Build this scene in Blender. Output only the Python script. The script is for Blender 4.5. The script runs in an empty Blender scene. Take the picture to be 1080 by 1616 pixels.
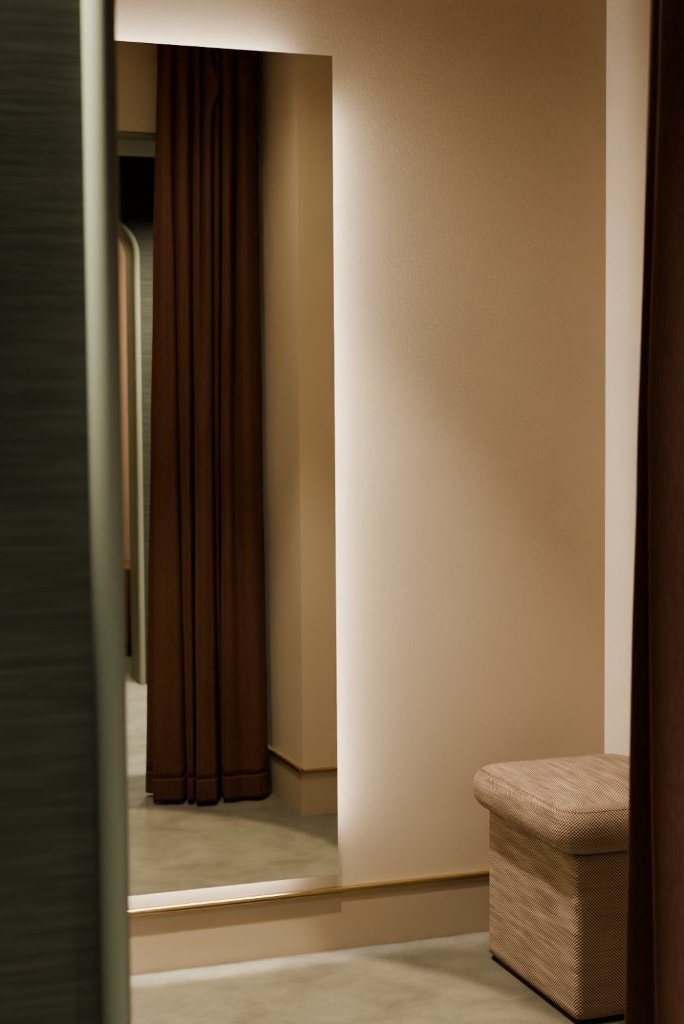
import bpy, bmesh, math, random
from mathutils import Vector, Matrix, noise

random.seed(4)
scene = bpy.context.scene
COL = scene.collection

# ------------------------------------------------------------------ helpers
def link(name, bm, mats, parent=None, smooth=False, bevel=None, segs=3):
    me = bpy.data.meshes.new(name)
    bm.normal_update()
    bm.to_mesh(me)
    bm.free()
    o = bpy.data.objects.new(name, me)
    COL.objects.link(o)
    for m in (mats if isinstance(mats, (list, tuple)) else [mats]):
        me.materials.append(m)
    if smooth:
        for p in me.polygons:
            p.use_smooth = True
    if parent:
        o.parent = parent
    if bevel:
        b = o.modifiers.new('bevel', 'BEVEL')
        b.width = bevel
        b.segments = segs
        b.limit_method = 'ANGLE'
        b.harden_normals = False
        for p in me.polygons:
            p.use_smooth = True
    return o


def struct(name, bm, mats, **k):
    o = link(name, bm, mats, **k)
    o['kind'] = 'structure'
    return o


def thing(name, label, cat, group=None):
    o = bpy.data.objects.new(name, None)
    COL.objects.link(o)
    o.empty_display_size = .1
    o['label'] = label
    o['category'] = cat
    if group:
        o['group'] = group
    return o


def box(bm, x0, x1, y0, y1, z0, z1, mi=0):
    vs = [bm.verts.new((x, y, z)) for x in (x0, x1) for y in (y0, y1) for z in (z0, z1)]
    for q in ((0, 1, 3, 2), (4, 6, 7, 5), (0, 4, 5, 1), (2, 3, 7, 6), (0, 2, 6, 4), (1, 5, 7, 3)):
        f = bm.faces.new([vs[i] for i in q])
        f.material_index = mi
    return bm


def boxes(*bs):
    bm = bmesh.new()
    for b in bs:
        box(bm, *b)
    return bm


# ------------------------------------------------------------------ materials
def mat(name):
    m = bpy.data.materials.new(name)
    m.use_nodes = True
    nt = m.node_tree
    b = nt.nodes['Principled BSDF']
    return m, nt, b


def N(nt, t, **k):
    n = nt.nodes.new(t)
    for a, v in k.items():
        if a in n.inputs:
            n.inputs[a].default_value = v
        else:
            setattr(n, a, v)
    return n


def mapping(nt, scale, coord='Object'):
    tc = N(nt, 'ShaderNodeTexCoord')
    mp = N(nt, 'ShaderNodeMapping')
    mp.inputs['Scale'].default_value = scale
    nt.links.new(tc.outputs[coord], mp.inputs['Vector'])
    return mp.outputs['Vector']


def ramp(nt, fac, stops):
    r = N(nt, 'ShaderNodeValToRGB')
    e = r.color_ramp.elements
    while len(e) < len(stops):
        e.new(.5)
    for el, (p, c) in zip(e, stops):
        el.position = p
        el.color = (*c, 1)
    nt.links.new(fac, r.inputs['Fac'])
    return r.outputs['Color']


def bump(nt, b, h, strength, dist):
    n = N(nt, 'ShaderNodeBump')
    n.inputs['Strength'].default_value = strength
    n.inputs['Distance'].default_value = dist
    nt.links.new(h, n.inputs['Height'])
    nt.links.new(n.outputs['Normal'], b.inputs['Normal'])


def paint(name, col, rough=.55, var=.04, bs=.12, spec=.3):
    m, nt, b = mat(name)
    v = mapping(nt, (1, 1, 1))
    n1 = N(nt, 'ShaderNodeTexNoise', Scale=2.2, Detail=3.0)
    nt.links.new(v, n1.inputs['Vector'])
    c = ramp(nt, n1.outputs['Fac'], [(.3, tuple(x * (1 - var) for x in col)), (.7, tuple(x * (1 + var) for x in col))])
    nt.links.new(c, b.inputs['Base Color'])
    n2 = N(nt, 'ShaderNodeTexNoise', Scale=150.0, Detail=3.0)
    nt.links.new(v, n2.inputs['Vector'])
    bump(nt, b, n2.outputs['Fac'], bs, .002)
    b.inputs['Roughness'].default_value = rough
    b.inputs['Specular IOR Level'].default_value = spec
    return m


M_wall = paint('beige_wall_paint', (.62, .535, .43), rough=.62, bs=.22)
M_base = paint('beige_skirting_paint', (.50, .425, .335), rough=.5, bs=.05)
M_ceil = paint('warm_ceiling_paint', (.60, .50, .40), rough=.8)
M_sage = paint('sage_satin_paint', (.150, .162, .122), rough=.36, bs=.03, spec=.5)
M_sage_light = paint('sage_reveal_paint', (.21, .215, .155), rough=.5, bs=.03)
M_peach = paint('peach_wall_paint', (.60, .42, .29), rough=.7)


def metal(name, col, rough):
    m, nt, b = mat(name)
    v = mapping(nt, (3, 3, 400))
    n = N(nt, 'ShaderNodeTexNoise', Scale=4.0, Detail=2.0)
    nt.links.new(v, n.inputs['Vector'])
    c = ramp(nt, n.outputs['Fac'], [(.3, tuple(x * .9 for x in col)), (.7, tuple(min(1, x * 1.08) for x in col))])
    nt.links.new(c, b.inputs['Base Color'])
    b.inputs['Metallic'].default_value = 1
    b.inputs['Roughness'].default_value = rough
    return m


M_brass = metal('satin_brass', (.56, .44, .25), .33)
M_steel = metal('dark_mirror_edge', (.13, .12, .10), .4)


def mirror_mat():
    m, nt, b = mat('mirror_glass')
    v = mapping(nt, (1, 1, 1))
    n = N(nt, 'ShaderNodeTexNoise', Scale=1.0)
    nt.links.new(v, n.inputs['Vector'])
    c = ramp(nt, n.outputs['Fac'], [(0, (.80, .805, .755)), (1, (.82, .825, .775))])
    nt.links.new(c, b.inputs['Base Color'])
    b.inputs['Metallic'].default_value = 1
    b.inputs['Roughness'].default_value = 0.0
    return m


M_mirror = mirror_mat()


def led(name, col, s):
    m, nt, b = mat(name)
    b.inputs['Base Color'].default_value = (.8, .8, .8, 1)
    b.inputs['Emission Color'].default_value = (*col, 1)
    b.inputs['Emission Strength'].default_value = s
    return m


M_led = led('led_emitter', (1.0, .90, .77), 98.0)
M_led_low = led('led_emitter_low', (1.0, .90, .77), 150.0)


def carpet():
    m, nt, b = mat('sage_carpet')
    v = mapping(nt, (1, 1, 1))
    big = N(nt, 'ShaderNodeTexNoise', Scale=7.0, Detail=6.0, Roughness=.68, Distortion=.4)
    nt.links.new(v, big.inputs['Vector'])
    fine = N(nt, 'ShaderNodeTexNoise', Scale=330.0, Detail=3.0)
    nt.links.new(v, fine.inputs['Vector'])
    c1 = ramp(nt, big.outputs['Fac'], [(.34, (.125, .117, .090)), (.5, (.170, .160, .124)), (.66, (.21, .198, .155))])
    c2 = ramp(nt, fine.outputs['Fac'], [(.3, (.60, .60, .60)), (.7, (1.22, 1.22, 1.22))])
    mx = N(nt, 'ShaderNodeMix', data_type='RGBA', blend_type='MULTIPLY')
    mx.inputs[0].default_value = .75
    nt.links.new(c1, mx.inputs[6])
    nt.links.new(c2, mx.inputs[7])
    nt.links.new(mx.outputs[2], b.inputs['Base Color'])
    ad = N(nt, 'ShaderNodeMath', operation='MULTIPLY_ADD')
    nt.links.new(big.outputs['Fac'], ad.inputs[0])
    ad.inputs[1].default_value = 2.5
    nt.links.new(fine.outputs['Fac'], ad.inputs[2])
    bump(nt, b, ad.outputs[0], .7, .006)
    b.inputs['Roughness'].default_value = .95
    b.inputs['Specular IOR Level'].default_value = .05
    b.inputs['Sheen Weight'].default_value = .25
    b.inputs['Sheen Roughness'].default_value = .6
    return m


M_carpet = carpet()


def grasscloth():
    m, nt, b = mat('dark_green_grasscloth')
    v = mapping(nt, (9, 9, 300))
    n = N(nt, 'ShaderNodeTexNoise', Scale=1.6, Detail=4.0, Roughness=.6)
    nt.links.new(v, n.inputs['Vector'])
    v2 = mapping(nt, (3, 3, 55))
    n2 = N(nt, 'ShaderNodeTexNoise', Scale=2.0, Detail=3.0)
    nt.links.new(v2, n2.inputs['Vector'])
    a = N(nt, 'ShaderNodeMath', operation='MULTIPLY_ADD')
    nt.links.new(n2.outputs['Fac'], a.inputs[0])
    a.inputs[1].default_value = .7
    nt.links.new(n.outputs['Fac'], a.inputs[2])
    c = ramp(nt, a.outputs[0], [(.45, (.026, .028, .020)), (.8, (.034, .0365, .027)), (1.0, (.050, .053, .040))])
    nt.links.new(c, b.inputs['Base Color'])
    bump(nt, b, n.outputs['Fac'], .15, .002)
    b.inputs['Roughness'].default_value = .75
    b.inputs['Specular IOR Level'].default_value = .25
    return m


M_grass = grasscloth()


def curtain_mat(name, k=1.0):
    m, nt, b = mat(name)
    v = mapping(nt, (90, 90, 6))
    n = N(nt, 'ShaderNodeTexNoise', Scale=6.0, Detail=3.0)
    nt.links.new(v, n.inputs['Vector'])
    v2 = mapping(nt, (1, 1, .35))
    n2 = N(nt, 'ShaderNodeTexNoise', Scale=5.0, Detail=2.0)
    nt.links.new(v2, n2.inputs['Vector'])
    a = N(nt, 'ShaderNodeMath', operation='MULTIPLY_ADD')
    nt.links.new(n2.outputs['Fac'], a.inputs[0])
    a.inputs[1].default_value = .5
    nt.links.new(n.outputs['Fac'], a.inputs[2])
    c = ramp(nt, a.outputs[0], [(.45, tuple(k * x for x in (.072, .034, .0235))), (.75, tuple(k * x for x in (.099, .047, .033))), (1., tuple(k * x for x in (.132, .065, .046)))])
    nt.links.new(c, b.inputs['Base Color'])
    bump(nt, b, n.outputs['Fac'], .25, .001)
    b.inputs['Roughness'].default_value = .8
    b.inputs['Specular IOR Level'].default_value = .15
    b.inputs['Sheen Weight'].default_value = .12
    b.inputs['Sheen Roughness'].default_value = .5
    b.inputs['Sheen Tint'].default_value = (.8, .5, .35, 1)
    return m


M_curtain = curtain_mat('brown_curtain_cloth')
M_hem = curtain_mat('brown_curtain_hem', .93)


def tweed(name, k=1.0, streak=1.0):
    """two-tone basket weave laid out in metres of cloth (UV)."""
    m, nt, b = mat(name)
    tc = N(nt, 'ShaderNodeTexCoord')
    sep = N(nt, 'ShaderNodeSeparateXYZ')
    nt.links.new(tc.outputs['UV'], sep.inputs[0])

    def sin(sock, w):
        q = N(nt, 'ShaderNodeMath', operation='MULTIPLY')
        q.inputs[1].default_value = 2 * math.pi / w
        nt.links.new(sock, q.inputs[0])
        s = N(nt, 'ShaderNodeMath', operation='SINE')
        nt.links.new(q.outputs[0], s.inputs[0])
        return s.outputs[0]

    su, sv = sin(sep.outputs[0], .0074), sin(sep.outputs[1], .0070)
    pr = N(nt, 'ShaderNodeMath', operation='MULTIPLY')
    nt.links.new(su, pr.inputs[0])
    nt.links.new(sv, pr.inputs[1])
    mp = N(nt, 'ShaderNodeMapping')
    mp.inputs['Scale'].default_value = (7, 260, 1)
    nt.links.new(tc.outputs['UV'], mp.inputs['Vector'])
    st = N(nt, 'ShaderNodeTexNoise', Scale=1.0, Detail=2.0)
    nt.links.new(mp.outputs['Vector'], st.inputs['Vector'])
    mp3 = N(nt, 'ShaderNodeMapping')
    mp3.inputs['Scale'].default_value = (9, 45, 1)
    nt.links.new(tc.outputs['UV'], mp3.inputs['Vector'])
    st3 = N(nt, 'ShaderNodeTexNoise', Scale=1.0, Detail=2.0)
    nt.links.new(mp3.outputs['Vector'], st3.inputs['Vector'])
    fz = N(nt, 'ShaderNodeTexNoise', Scale=420.0, Detail=2.0)
    nt.links.new(tc.outputs['UV'], fz.inputs['Vector'])

    def madd(a, f, c):
        q = N(nt, 'ShaderNodeMath', operation='MULTIPLY_ADD')
        nt.links.new(a, q.inputs[0])
        q.inputs[1].default_value = f
        if isinstance(c, float):
            q.inputs[2].default_value = c
        else:
            nt.links.new(c, q.inputs[2])
        return q.outputs[0]

    h = madd(pr.outputs[0], .50, .47 - .5 * (.65 * streak + .55 * streak + .25))
    h = madd(st.outputs['Fac'], .65 * streak, h)
    h = madd(st3.outputs['Fac'], .55 * streak, h)
    h = madd(fz.outputs['Fac'], .25, h)
    c = ramp(nt, h, [(.12, tuple(k * x for x in (.105, .054, .035))), (.45, tuple(k * x for x in (.325, .215, .155))), (.8, tuple(k * x for x in (.80, .685, .58)))])
    nt.links.new(c, b.inputs['Base Color'])
    bump(nt, b, pr.outputs[0], .5, .0012)
    b.inputs['Roughness'].default_value = .9
    b.inputs['Specular IOR Level'].default_value = .1
    b.inputs['Sheen Weight'].default_value = .15
    return m


M_tweed = tweed('brown_and_cream_tweed')
M_tweed_end_shaded = tweed('brown_and_cream_tweed_across_shaded', k=.82, streak=.35)  # end-face shade painted in as darker yarn, along with weaker streaks


def plain(name, col, rough=.5):
    m, nt, b = mat(name)
    v = mapping(nt, (1, 1, 1))
    n = N(nt, 'ShaderNodeTexNoise', Scale=40.0, Detail=2.0)
    nt.links.new(v, n.inputs['Vector'])
    c = ramp(nt, n.outputs['Fac'], [(.3, tuple(x * .88 for x in col)), (.7, tuple(x * 1.1 for x in col))])
    nt.links.new(c, b.inputs['Base Color'])
    b.inputs['Roughness'].default_value = rough
    return m


M_black = plain('black_base', (.012, .010, .008), .6)
M_seam = plain('seam_thread', (.26, .16, .105), .9)
M_backing = plain('white_backing', (.75, .72, .68), .6)


def wood():
    m, nt, b = mat('brown_wood')
    v = mapping(nt, (2, 2, 40))
    n = N(nt, 'ShaderNodeTexNoise', Scale=3.0, Detail=4.0, Distortion=.5)
    nt.links.new(v, n.inputs['Vector'])
    c = ramp(nt, n.outputs['Fac'], [(.3, (.13, .055, .022)), (.7, (.21, .10, .045))])
    nt.links.new(c, b.inputs['Base Color'])
    b.inputs['Roughness'].default_value = .45
    return m


M_wood = wood()

# ------------------------------------------------------------------ setting (metres; back wall is y = 0, room towards -y)
XR, XP, YP = 1.937, 1.508, -1.332      # right wall, pier side, pier face
YF, YC, YO = -1.80, -2.10, -4.06       # doorway wall: room face, corridor face; far corridor wall
H = 2.62
X0 = -.35                               # left wall of the fitting room
XA, XB = .252, 1.535                    # outside of the doorway frame
ZL = 2.2545                             # underside of the lintel frame

struct('floor', boxes((-2.8, 4.2, -6.0, .0, -.08, 0)), M_carpet)
struct('ceiling', boxes((-2.8, 4.2, -6.0, .0, H, H + .08)), M_ceil)
struct('wall_back', boxes((-2.8, 2.1, 0, .1, -.08, H + .08)), M_wall)
struct('wall_right', boxes((XR, 2.1, YP, 0, 0, H)), M_wall)
struct('wall_left', boxes((X0 - .1, X0, -1.95, 0, 0, H)), M_wall)
struct('wall_front', boxes((X0, XA + .01, -1.95, YF, 0, H), (XA + .01, XP, -1.95, YF, ZL + .025, H),
                           (XP, 2.1, -1.95, YP, 0, H)), M_wall)
struct('wall_corridor_near', boxes((-2.8, XA + .01, YC, -1.95, 0, H), (XA + .01, XB - .01, YC, -1.95, ZL + .025, H),
                                   (XB - .01, 4.2, YC, -1.95, 0, H)), M_grass)
struct('wall_corridor_end', boxes((-2.9, -2.8, -6.0, -1.95, 0, H), (4.2, 4.3, -6.0, -1.95, 0, H)), M_grass)

# doorway frame: sage beams with rounded edges, lining the whole thickness of the wall
frame = boxes((XA, XA + .030, YC - .025, YF + .015, 0, ZL + .03),
              (XB - .030, XB, YC - .025, YF + .015, 0, ZL + .03),
              (XA + .030, XB - .030, YC - .025, YF + .015, ZL, ZL + .03))
struct('trim_1', frame, M_sage, bevel=.0135, segs=5)


# skirting and brass moulding
def rail_profile(bm, p0, p1, nrm, z):
    """brass moulding swept from p0 to p1; nrm points into the room."""
    prof = [(.000, .0070), (.010, .0070), (.0135, .0052), (.0145, .003), (.0125, -.0005), (.0115, -.0035),
            (.0135, -.0045), (.0140, -.0058), (.0132, -.0070), (.000, -.0070)]
    ra = [bm.verts.new((p0[0] + nrm[0] * a, p0[1] + nrm[1] * a, z + b)) for a, b in prof]
    rb = [bm.verts.new((p1[0] + nrm[0] * a, p1[1] + nrm[1] * a, z + b)) for a, b in prof]
    n = len(prof)
    for i in range(n):
        j = (i + 1) % n
        bm.faces.new((ra[i], ra[j], rb[j], rb[i]))
    bm.faces.new(ra[::-1])
    bm.faces.new(rb)


ZR = .1476
t = .008
struct('baseboard_back', boxes((X0, XR, -t, 0, 0, ZR - .006)), M_base)
struct('baseboard_right', boxes((XR - t, XR, YP, -t, 0, ZR - .006)), M_base)
struct('baseboard_left', boxes((X0, X0 + t, YF, -t, 0, ZR - .006)), M_base)
struct('baseboard_front', boxes((XP - t, XR - t, YP, YP + t, 0, ZR - .006), (XP - t, XP, YF + .016, YP, 0, ZR - .006),
                                (X0 + t, XA, YF, YF + t, 0, ZR - .006)), M_base)
bm = bmesh.new()
rail_profile(bm, (X0, 0), (XR, 0), (0, -1), ZR)
struct('trim_2', bm, M_brass)
bm = bmesh.new()
rail_profile(bm, (XR, YP), (XR, -.015), (-1, 0), ZR)
struct('trim_3', bm, M_brass)
bm = bmesh.new()
rail_profile(bm, (XP - .0145, YP), (XR - .0145, YP), (0, 1), ZR)
rail_profile(bm, (XP, YF + .016), (XP, YP + .0145), (-1, 0), ZR)
struct('trim_4', bm, M_brass)
bm = bmesh.new()
rail_profile(bm, (X0 + .0145, YF), (XA, YF), (0, 1), ZR)
rail_profile(bm, (X0, YF), (X0, -.015), (1, 0), ZR)
struct('trim_5', bm, M_brass)

# far corridor wall with a round-cornered opening
AX0, AX1, AZ, AR = .15, 1.515, 2.265, .16


def u_path(off=0.0):
    """path of the opening, from the floor on the left over the top to the floor on the right; off grows it."""
    pts = []
    r = AR + off
    pts.append((AX0 - off, 0.0))
    pts.append((AX0 - off, 1.0))
    for i in range(13):
        a = math.pi - i / 12 * math.pi / 2
        pts.append((AX0 + AR + r * math.cos(a), AZ - AR + r * math.sin(a)))
    for i in range(13):
        a = math.pi / 2 - i / 12 * math.pi / 2
        pts.append((AX1 - AR + r * math.cos(a), AZ - AR + r * math.sin(a)))
    pts.append((AX1 + off, 1.0))
    pts.append((AX1 + off, 0.0))
    return pts


bm = bmesh.new()
out = [(-2.8, 0.0)] + u_path(.028) + [(4.2, 0.0), (4.2, H), (-2.8, H)]
for y, flip in ((YO, False), (YO - .22, True)):
    vs = [bm.verts.new((x, y, z)) for x, z in out]
    f = bm.faces.new(vs if not flip else vs[::-1])
struct('wall_corridor_far', bm, M_grass)
bm = bmesh.new()
rings = []
prof = [(.030, YO - .002)] + [(.025 * (1 - math.sin(a)), YO + .018 * math.cos(a)) for a in [i / 8 * math.pi / 2 for i in range(9)]] + \
       [(0.0, YO - .20), (.006, YO - .215), (.03, YO - .222)]
for off, y in prof:
    rings.append([bm.verts.new((x, y, z)) for x, z in u_path(off)])
for a, b in zip(rings, rings[1:]):
    for i in range(len(a) - 1):
        bm.faces.new((a[i], a[i + 1], b[i + 1], b[i]))
struct('trim_6', bm, M_sage_light, smooth=True)
struct('wall_beyond_arch', boxes((-2.8, 4.2, -6.1, -6.0, 0, H)), M_peach)

# ------------------------------------------------------------------ wall mirror with light strips behind it
MX0, MX1, MZ0, MZ1, S = .43, 1.193, .195, 2.159, .0325
mir = thing('wall_mirror', 'tall frameless mirror with a glowing backlit halo mounted on the beige wall', 'mirror')
bm = boxes((MX0, MX1, -S, -S + .005, MZ0, MZ1))
bm.faces.ensure_lookup_table()
for f in bm.faces:
    f.normal_update()
    f.material_index = 0 if f.normal.y < -.9 else 1
o = link('glass', bm, [M_mirror, M_steel], mir)
IN = .055
link('backing_box', boxes((MX0 + IN, MX1 - IN, -S + .0051, -.0005, MZ0 + IN, MZ1 - IN)), M_backing, mir)
G = .12
for (a, b, c, d) in ((MX1 - IN, MX1 - IN + .003, MZ0 + G, MZ1 - G), (MX0 + IN - .003, MX0 + IN, MZ0 + G, MZ1 - G)):
    link('light_strip', boxes((a, b, -.024, -.008, c, d)), M_led, mir)
link('light_strip', boxes((MX0 + G, MX1 - G, -.024, -.008, MZ1 - IN, MZ1 - IN + .003)), M_led, mir)
link('light_strip', boxes((MX0 + G, MX1 - G, -.016, -.004, MZ0 + IN - .003, MZ0 + IN)), M_led_low, mir)

# ------------------------------------------------------------------ upholstered stool
stool = thing('upholstered_stool', 'square brown and cream tweed stool with overhanging rounded cushion in the corner', 'stool')


def uv_box(bm):
    uv = bm.loops.layers.uv.verify()
    bm.normal_update()
    for f in bm.faces:
        n = f.normal
        ax = max(range(3), key=lambda i: abs(n[i]) * (1.12 if i == 2 else 1))
        f.material_index = 1 if ax == 1 else 0
        for l in f.loops:
            x, y, z = l.vert.co
            l[uv].uv = {0: (y, z), 1: (x + .37, z), 2: (y, x - 1.5)}[ax]


def rrect(x0, x1, y0, y1, r, n=10, m=14):
    """rounded rectangle, points counter-clockwise, sides split for smooth shading."""
    pts = []
    cs = [(x1 - r, y0 + r, -90), (x1 - r, y1 - r, 0), (x0 + r, y1 - r, 90), (x0 + r, y0 + r, 180)]
    for k, (cx, cy, a0) in enumerate(cs):
        for i in range(n + 1):
            a = math.radians(a0 + 90 * i / n)
            pts.append((cx + r * math.cos(a), cy + r * math.sin(a)))
        nx = cs[(k + 1) % 4]
        a = math.radians(nx[2])
        q = (nx[0] + r * math.cos(a), nx[1] + r * math.sin(a))
        p = pts[-1]
        for i in range(1, m):
            pts.append((p[0] + (q[0] - p[0]) * i / m, p[1] + (q[1] - p[1]) * i / m))
    return pts


BX0, BX1, BY0, BY1 = 1.521, 1.895, -.6525, -.185
bm = bmesh.new()
rings = []
for z in [.014, .017] + [.03 + .34 * i / 20 for i in range(21)]:
    ins = .003 if z < .016 else 0
    rings.append([bm.verts.new((x, y, z)) for x, y in rrect(BX0 + ins, BX1 - ins, BY0 + ins, BY1 - ins, .016)])
for a, b in zip(rings, rings[1:]):
    for i in range(len(a)):
        j = (i + 1) % len(a)
        bm.faces.new((a[i], a[j], b[j], b[i]))
bm.faces.new(rings[0][::-1])
bm.faces.new(rings[-1])
uv_box(bm)
link('body', bm, [M_tweed, M_tweed_end_shaded], stool, smooth=True)
bm = bmesh.new()
pl = [rrect(BX0 + .006, BX1 - .006, BY0 + .006, BY1 - .006, .016)] * 2
ra, rb = [[bm.verts.new((x, y, z)) for x, y in pl[0]] for z in (0.0, .0145)]
for i in range(len(ra)):
    j = (i + 1) % len(ra)
    bm.faces.new((ra[i], ra[j], rb[j], rb[i]))
bm.faces.new(ra[::-1])
bm.faces.new(rb)
link('plinth', bm, M_black, stool)

# cushion: rounded plan, bull-nosed side, crowned top
CX0, CX1, CY0, CY1 = 1.479, 1.908, -.680, -.150
CZ0, CZ1 = .3705, .474
ccx, ccy = (CX0 + CX1) / 2, (CY0 + CY1) / 2
prof = []                                # (inset from the widest outline, z)
hz = (CZ1 - CZ0) / 2
for i in range(0, 17):
    a = -math.pi / 2 + math.pi * i / 16
    ca, sa = math.cos(a), math.sin(a)
    ex = .78
    prof.append((.046 * (1 - abs(ca) ** ex), CZ0 + hz + hz * math.copysign(abs(sa) ** .92, sa)))


def ring_at(ins):
    r = max(.012, .058 - ins * .4)
    return rrect(CX0 + ins, CX1 - ins, CY0 + ins, CY1 - ins, r)


def crown(ins):
    q = min(1, max(0, (ins - .046) / .16))
    return .020 * math.sin(q * math.pi / 2)


bm = bmesh.new()
rings = []
for ins in (.15, .09):
    rings.append([bm.verts.new((x, y, CZ0)) for x, y in ring_at(ins)])
for ins, z in prof:
    rings.append([bm.verts.new((x, y, z)) for x, y in ring_at(ins)])
for k in range(1, 13):
    ins = .046 + (.194 - .046) * k / 12
    rings.append([bm.verts.new((x, y, CZ1 + crown(ins))) for x, y in ring_at(ins)])
for a, b in zip(rings, rings[1:]):
    for i in range(len(a)):
        j = (i + 1) % len(a)
        bm.faces.new((a[i], a[j], b[j], b[i]))
bm.faces.new(rings[0][::-1])
bm.faces.new(rings[-1])
uv_box(bm)
uv = bm.loops.layers.uv.verify()
arc = [0.0]
for (a0, z0), (a1, z1) in zip(prof, prof[1:]):
    arc.append(arc[-1] + math.hypot(a1 - a0, z1 - z0))
vidx = {}
base = ring_at(0)
per = [0.0]
for (xa, ya), (xb, yb) in zip(base, base[1:] + base[:1]):
    per.append(per[-1] + math.hypot(xb - xa, yb - ya))
for k in range(len(prof)):
    for q, v in enumerate(rings[2 + k]):
        vidx[v] = (arc[k], q)
for f in bm.faces:
    if all(v in vidx for v in f.verts) and len(f.verts) == 4:
        n = f.normal
        side = abs(f.calc_center_median().x - ccx) - (CX1 - CX0) / 2 > abs(f.calc_center_median().y - ccy) - (CY1 - CY0) / 2
        f.material_index = 0 if side else 1
        for l in f.loops:
            av, q = vidx[l.vert]
            if q == 0 and any(vidx[v][1] == len(base) - 1 for v in f.verts):
                q = len(base)
            l[uv].uv = (per[q], av + .02)
cush = link('cushion', bm, [M_tweed, M_tweed_end_shaded], stool, smooth=True)
# stitched seam round the top edge of the cushion
bm = bmesh.new()
i0 = 13
pts = [(x, y, prof[i0][1]) for x, y in ring_at(prof[i0][0])]
n = len(pts)
rings = []
for i in range(n):
    p, q = Vector(pts[i - 1]), Vector(pts[(i + 1) % n])
    d = (q - p).normalized()
    s = d.cross(Vector((0, 0, 1)))
    rings.append([bm.verts.new(Vector(pts[i]) + (.001) * (s * math.cos(a) + Vector((0, 0, 1)) * math.sin(a))) for a in [k * math.pi / 3 for k in range(6)]])
for i in range(n):
    a, b = rings[i], rings[(i + 1) % n]
    for k in range(6):
        bm.faces.new((a[k], a[(k + 1) % 6], b[(k + 1) % 6], b[k]))
link('seam', bm, M_seam, cush, smooth=True)

# ------------------------------------------------------------------ curtain drawn to the right of the doorway
# one cloth, followed from its edge on the corridor side round its leading fold to the pier; (x, y) at the head, half way and at the hem
KN = [
    ((1.475, -1.760), (1.478, -1.765), (1.485, -1.760)),
    ((1.42, -1.772), (1.42, -1.777), (1.42, -1.780)),
    ((1.36, -1.750), (1.35, -1.752), (1.34, -1.755)),
    ((1.29, -1.772), (1.28, -1.776), (1.26, -1.782)),
    ((1.23, -1.745), (1.21, -1.748), (1.19, -1.752)),
    ((1.185, -1.748), (1.155, -1.752), (1.135, -1.785)),
    ((1.150, -1.725), (1.110, -1.722), (1.092, -1.786)),
    ((1.136, -1.700), (1.0935, -1.690), (1.076, -1.766)),
    ((1.146, -1.684), (1.104, -1.675), (1.120, -1.728)),
    ((1.140, -1.667), (1.1075, -1.667), (1.122, -1.698)),
    ((1.133, -1.655), (1.098, -1.650), (1.076, -1.652)),
    ((1.140, -1.635), (1.118, -1.628), (1.098, -1.630)),
    ((1.150, -1.634), (1.140, -1.624), (1.128, -1.624)),
    ((1.161, -1.640), (1.164, -1.628), (1.165, -1.614)),
    ((1.185, -1.700), (1.191, -1.700), (1.201, -1.685)),
    ((1.191, -1.640), (1.182, -1.622), (1.186, -1.610)),
    ((1.204, -1.628), (1.196, -1.613), (1.193, -1.602)),
    ((1.220, -1.634), (1.211, -1.617), (1.204, -1.605)),
    ((1.250, -1.690), (1.242, -1.690), (1.232, -1.685)),
    ((1.248, -1.630), (1.230, -1.603), (1.210, -1.575)),
    ((1.257, -1.618), (1.238, -1.594), (1.222, -1.562)),
    ((1.276, -1.680), (1.251, -1.590), (1.239, -1.560)),
    ((1.281, -1.622), (1.266, -1.592), (1.258, -1.562)),
    ((1.296, -1.620), (1.281, -1.606), (1.274, -1.572)),
    ((1.319, -1.685), (1.315, -1.700), (1.320, -1.720)),
    ((1.317, -1.635), (1.303, -1.637), (1.313, -1.690)),
    ((1.329, -1.628), (1.314, -1.635), (1.316, -1.675)),
    ((1.350, -1.675), (1.333, -1.680), (1.318, -1.640)),
    ((1.343, -1.618), (1.327, -1.617), (1.304, -1.588)),
    ((1.355, -1.608), (1.337, -1.606), (1.318, -1.575)),
    ((1.370, -1.620), (1.350, -1.612), (1.340, -1.576)),
    ((1.400, -1.690), (1.376, -1.655), (1.375, -1.586)),
    ((1.402, -1.620), (1.395, -1.617), (1.405, -1.574)),
    ((1.414, -1.612), (1.412, -1.608), (1.428, -1.570)),
    ((1.426, -1.625), (1.428, -1.613), (1.446, -1.578)),
    ((1.445, -1.650), (1.446, -1.640), (1.460, -1.600)),
    ((1.466, -1.690), (1.470, -1.680), (1.478, -1.650)),
    ((1.484, -1.720), (1.490, -1.715), (1.493, -1.690)),
]
ZT, ZM, ZB = 2.471, 1.31, .043
CURT_TOP = 2.618
SUB = 9


def lag(z, a, m, b):
    """smooth curve through the three heights."""
    z = min(max(z, 0), 2.62)
    la = (z - ZM) * (z - ZB) / ((ZT - ZM) * (ZT - ZB))
    lm = (z - ZT) * (z - ZB) / ((ZM - ZT) * (ZM - ZB))
    lb = (z - ZT) * (z - ZM) / ((ZB - ZT) * (ZB - ZM))
    q = la * a + lm * m + lb * b
    lin = m + (a - m) * (z - ZM) / (ZT - ZM) if z > ZM else b + (m - b) * (z - ZB) / (ZM - ZB)
    return .5 * q + .5 * lin


def crom(p0, p1, p2, p3, t):
    return .5 * (2 * p1 + (p2 - p0) * t + (2 * p0 - 5 * p1 + 4 * p2 - p3) * t * t + (3 * p1 - p0 - 3 * p2 + p3) * t ** 3)


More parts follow.
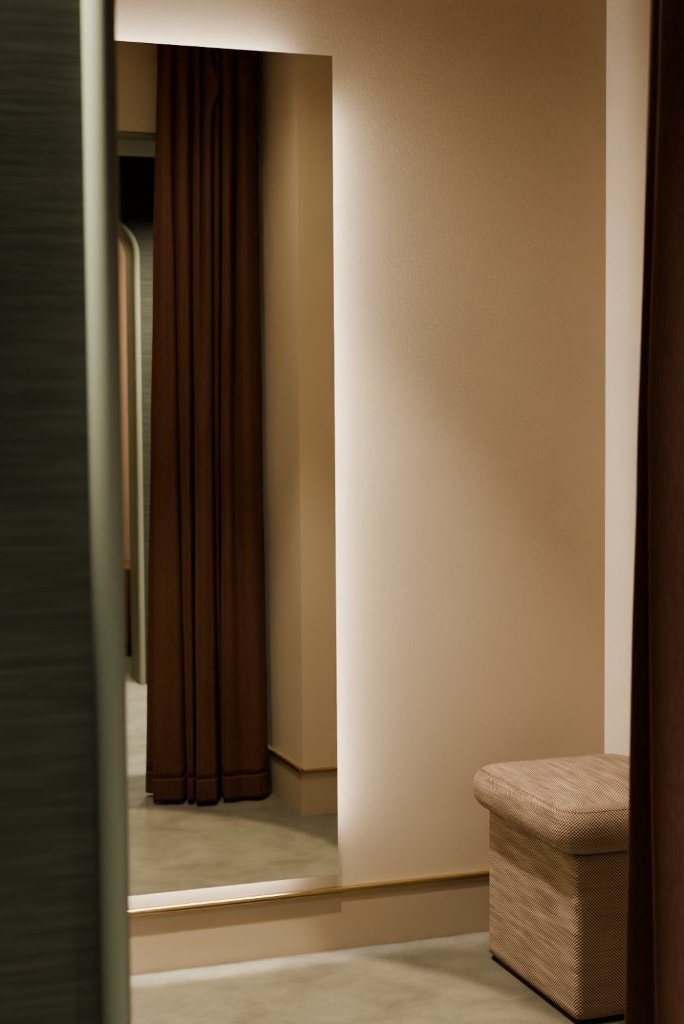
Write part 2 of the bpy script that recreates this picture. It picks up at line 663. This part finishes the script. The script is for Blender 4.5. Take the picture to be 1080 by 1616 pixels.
def cloth_row(z, off=0.0):
    k = []
    for a, m, b in KN:
        k.append(Vector((lag(z, a[0], m[0], b[0]), lag(z, a[1], m[1], b[1]))))
    # gather of the heading: above its tape the folds are pinched together
    if z > 2.40:
        g = min(1, (z - 2.40) / .14)
        for i, v in enumerate(k):
            if i > 10:
                v.y = v.y + (-1.655 - v.y) * .35 * g
                v.x += .004 * g * math.sin(i * 2.3)
            if 9 <= i <= 13:
                v.x += .012 * g
    g2 = math.exp(-((z - 2.41) / .06) ** 2)       # slanting tuck below the heading
    k[23].x += .022 * g2
    k[23].y += .022 * g2
    k[22].x += .010 * g2
    pts = []
    nk = len(k)
    for i in range(nk - 1):
        p0, p1, p2, p3 = k[max(0, i - 1)], k[i], k[i + 1], k[min(nk - 1, i + 2)]
        for s in range(SUB):
            pts.append(crom(p0, p1, p2, p3, s / SUB))
    pts.append(k[-1])
    res = []
    for i, p in enumerate(pts):
        d = pts[min(i + 1, len(pts) - 1)] - pts[max(i - 1, 0)]
        nrm = Vector((d.y, -d.x))
        if nrm.length > 1e-9:
            nrm.normalize()
        s = i / len(pts)
        w = .0035 * noise.noise(Vector((s * 22, z * 2.1, 3.3))) + .0016 * noise.noise(Vector((s * 50, z * 6.0, 8.1)))
        q = p + nrm * w
        res.append((q, nrm))
    return res


def cloth(zs, off=0.0, wavy=False):
    bm = bmesh.new()
    rows = []
    for z in zs:
        row = []
        R = cloth_row(z)
        for i, (p, nrm) in enumerate(R):
            dz = 0
            if wavy:
                dz = .006 * noise.noise(Vector((i / len(R) * 9, 1.7, 4))) * max(0, 1 - z / .15)
            row.append(bm.verts.new((p.x, p.y, z + dz)))
        rows.append(row)
    for a, b in zip(rows, rows[1:]):
        for i in range(len(a) - 1):
            bm.faces.new((a[i], a[i + 1], b[i + 1], b[i]))
    return bm


def thick(o, th, offset=0):
    s = o.modifiers.new('cloth thickness', 'SOLIDIFY')
    s.thickness = th
    s.offset = offset


cur = thing('curtain', 'floor-length dark brown curtain gathered beside the doorway, also reflected in the mirror', 'curtain')
ZH, ZHD = .092, 2.50
zs = [ZH - .004 + (ZHD - ZH + .004) * i / 90 for i in range(91)]
o = link('curtain_panel', cloth(zs), M_curtain, cur, smooth=True)
thick(o, .0022)
o = link('hem', cloth([.014 + (ZH - .014) * i / 8 for i in range(9)], wavy=True), M_hem, cur, smooth=True)
thick(o, .0036)
o = link('heading', cloth([ZHD - .004 + (CURT_TOP - ZHD + .004) * i / 8 for i in range(9)]), M_hem, cur, smooth=True)
thick(o, .0048)

# ------------------------------------------------------------------ low bench beyond the arch, seen only in the mirror
bench = thing('low_cabinet', 'low brown wooden cabinet beyond the arched opening, a sliver seen in the mirror', 'cabinet')
link('cabinet_body', boxes((1.05, 2.6, -5.55, -5.0, .075, .49)), M_wood, bench, bevel=.006)
link('plinth', boxes((1.06, 2.59, -5.53, -5.01, 0.0, .0755)), M_black, bench)

# ------------------------------------------------------------------ lights
def spot(loc, target, energy, col, angle, blend=.4, r=.04):
    L = bpy.data.lights.new('downlight_or_fill', 'SPOT')
    L.energy = energy
    L.color = col
    L.spot_size = math.radians(angle)
    L.spot_blend = blend
    L.shadow_soft_size = r
    o = bpy.data.objects.new('downlight_or_fill', L)
    COL.objects.link(o)
    o.location = loc
    o.rotation_euler = (Vector(target) - Vector(loc)).to_track_quat('-Z', 'Y').to_euler()
    return o


def area(loc, target, energy, col, sx, sy):
    L = bpy.data.lights.new('unseen_area_light', 'AREA')
    L.energy = energy
    L.color = col
    L.shape = 'RECTANGLE'
    L.size = sx
    L.size_y = sy
    o = bpy.data.objects.new('unseen_area_light', L)
    COL.objects.link(o)
    o.location = loc
    o.rotation_euler = (Vector(target) - Vector(loc)).to_track_quat('-Z', 'Y').to_euler()
    return o


WARM = (1.0, .81, .56)
spot((.82, -.60, H - .01), (.82, -.60, 0), 90, (1, .84, .64), 74, .40, .025)      # over the mirror
spot((.82, -.60, H - .012), (.92, -.30, 0), 90, WARM, 52, 1.0, .025)              # its hot centre
spot((.74, -.58, H - .01), (.56, -.74, 0), 270, WARM, 42, .12, .012)           # added spot, stands in for lamplight reflected by the mirror onto the carpet
spot((.95, -.95, H - .01), (1.0, -.90, 0), 52, WARM, 150, 1.0, .05)               # added wide fill to lift the upper walls
area((.8, -1.0, H - .012), (.8, -1.0, 0), 2.5, WARM, .9, .7)  # added soft fill for the fitting room, no panel there
# corridor
spot((1.75, -3.30, H - .01), (1.62, -3.75, 0), 620, (1, .88, .70), 118, 1.0, .05)
spot((1.45, -3.25, H - .01), (1.35, -3.35, 0), 420, (1, .90, .74), 52, .7, .05)
spot((-.32, -2.136, H - .01), (.255, -2.118, 1.62), 620, (1, .90, .72), 21, 1.0, .02)
spot((1.40, -3.05, H - .01), (1.22, -1.80, .55), 165, (1, .92, .80), 56, .9, .05)
spot((.10, -3.40, H - .01), (.06, -2.12, .15), 200, (1, .92, .78), 50, 1.0, .05)  # added spot, brightens lower near wall and frame in place of floor bounce
area((.0, -3.75, H - .012), (.0, -2.9, 0), 3.5, (1, .92, .78), 1.2, .4)  # added soft fill for the corridor side of the doorway
# room beyond the arch
area((1.6, -5.0, H - .012), (1.6, -5.2, 0), 60, (1, .82, .62), 2.0, 1.0)

w = bpy.data.worlds.new('world')
scene.world = w
w.use_nodes = True
w.node_tree.nodes['Background'].inputs[0].default_value = (.02, .018, .015, 1)

# ------------------------------------------------------------------ camera
yaw, pitch, roll, f = .3278, .0588, .0072, 2466.2
fw = Vector((math.sin(yaw) * math.cos(pitch), math.cos(yaw) * math.cos(pitch), -math.sin(pitch)))
rt = Vector((math.cos(yaw), -math.sin(yaw), 0))
up = rt.cross(fw)
c, s = math.cos(roll), math.sin(roll)
R2, U2 = c * rt - s * up, s * rt + c * up
cd = bpy.data.cameras.new('camera')
cam = bpy.data.objects.new('camera', cd)
COL.objects.link(cam)
m = Matrix((R2, U2, -fw)).transposed().to_4x4()
m.translation = Vector((0, -3.588, 1.3))
cam.matrix_world = m
cd.sensor_width = 36
cd.lens = f / 1616 * 36
cd.clip_start = .05
cd.dof.use_dof = True
cd.dof.focus_distance = 3.55
cd.dof.aperture_fstop = 5.2
scene.camera = cam

scene.view_settings.view_transform = 'AgX'
scene.view_settings.look = 'AgX - Medium High Contrast'
scene.view_settings.exposure = 0.08
scene.cycles.use_denoising = True
scene.cycles.max_bounces = 14
scene.cycles.diffuse_bounces = 6
scene.cycles.sample_clamp_indirect = 5.0
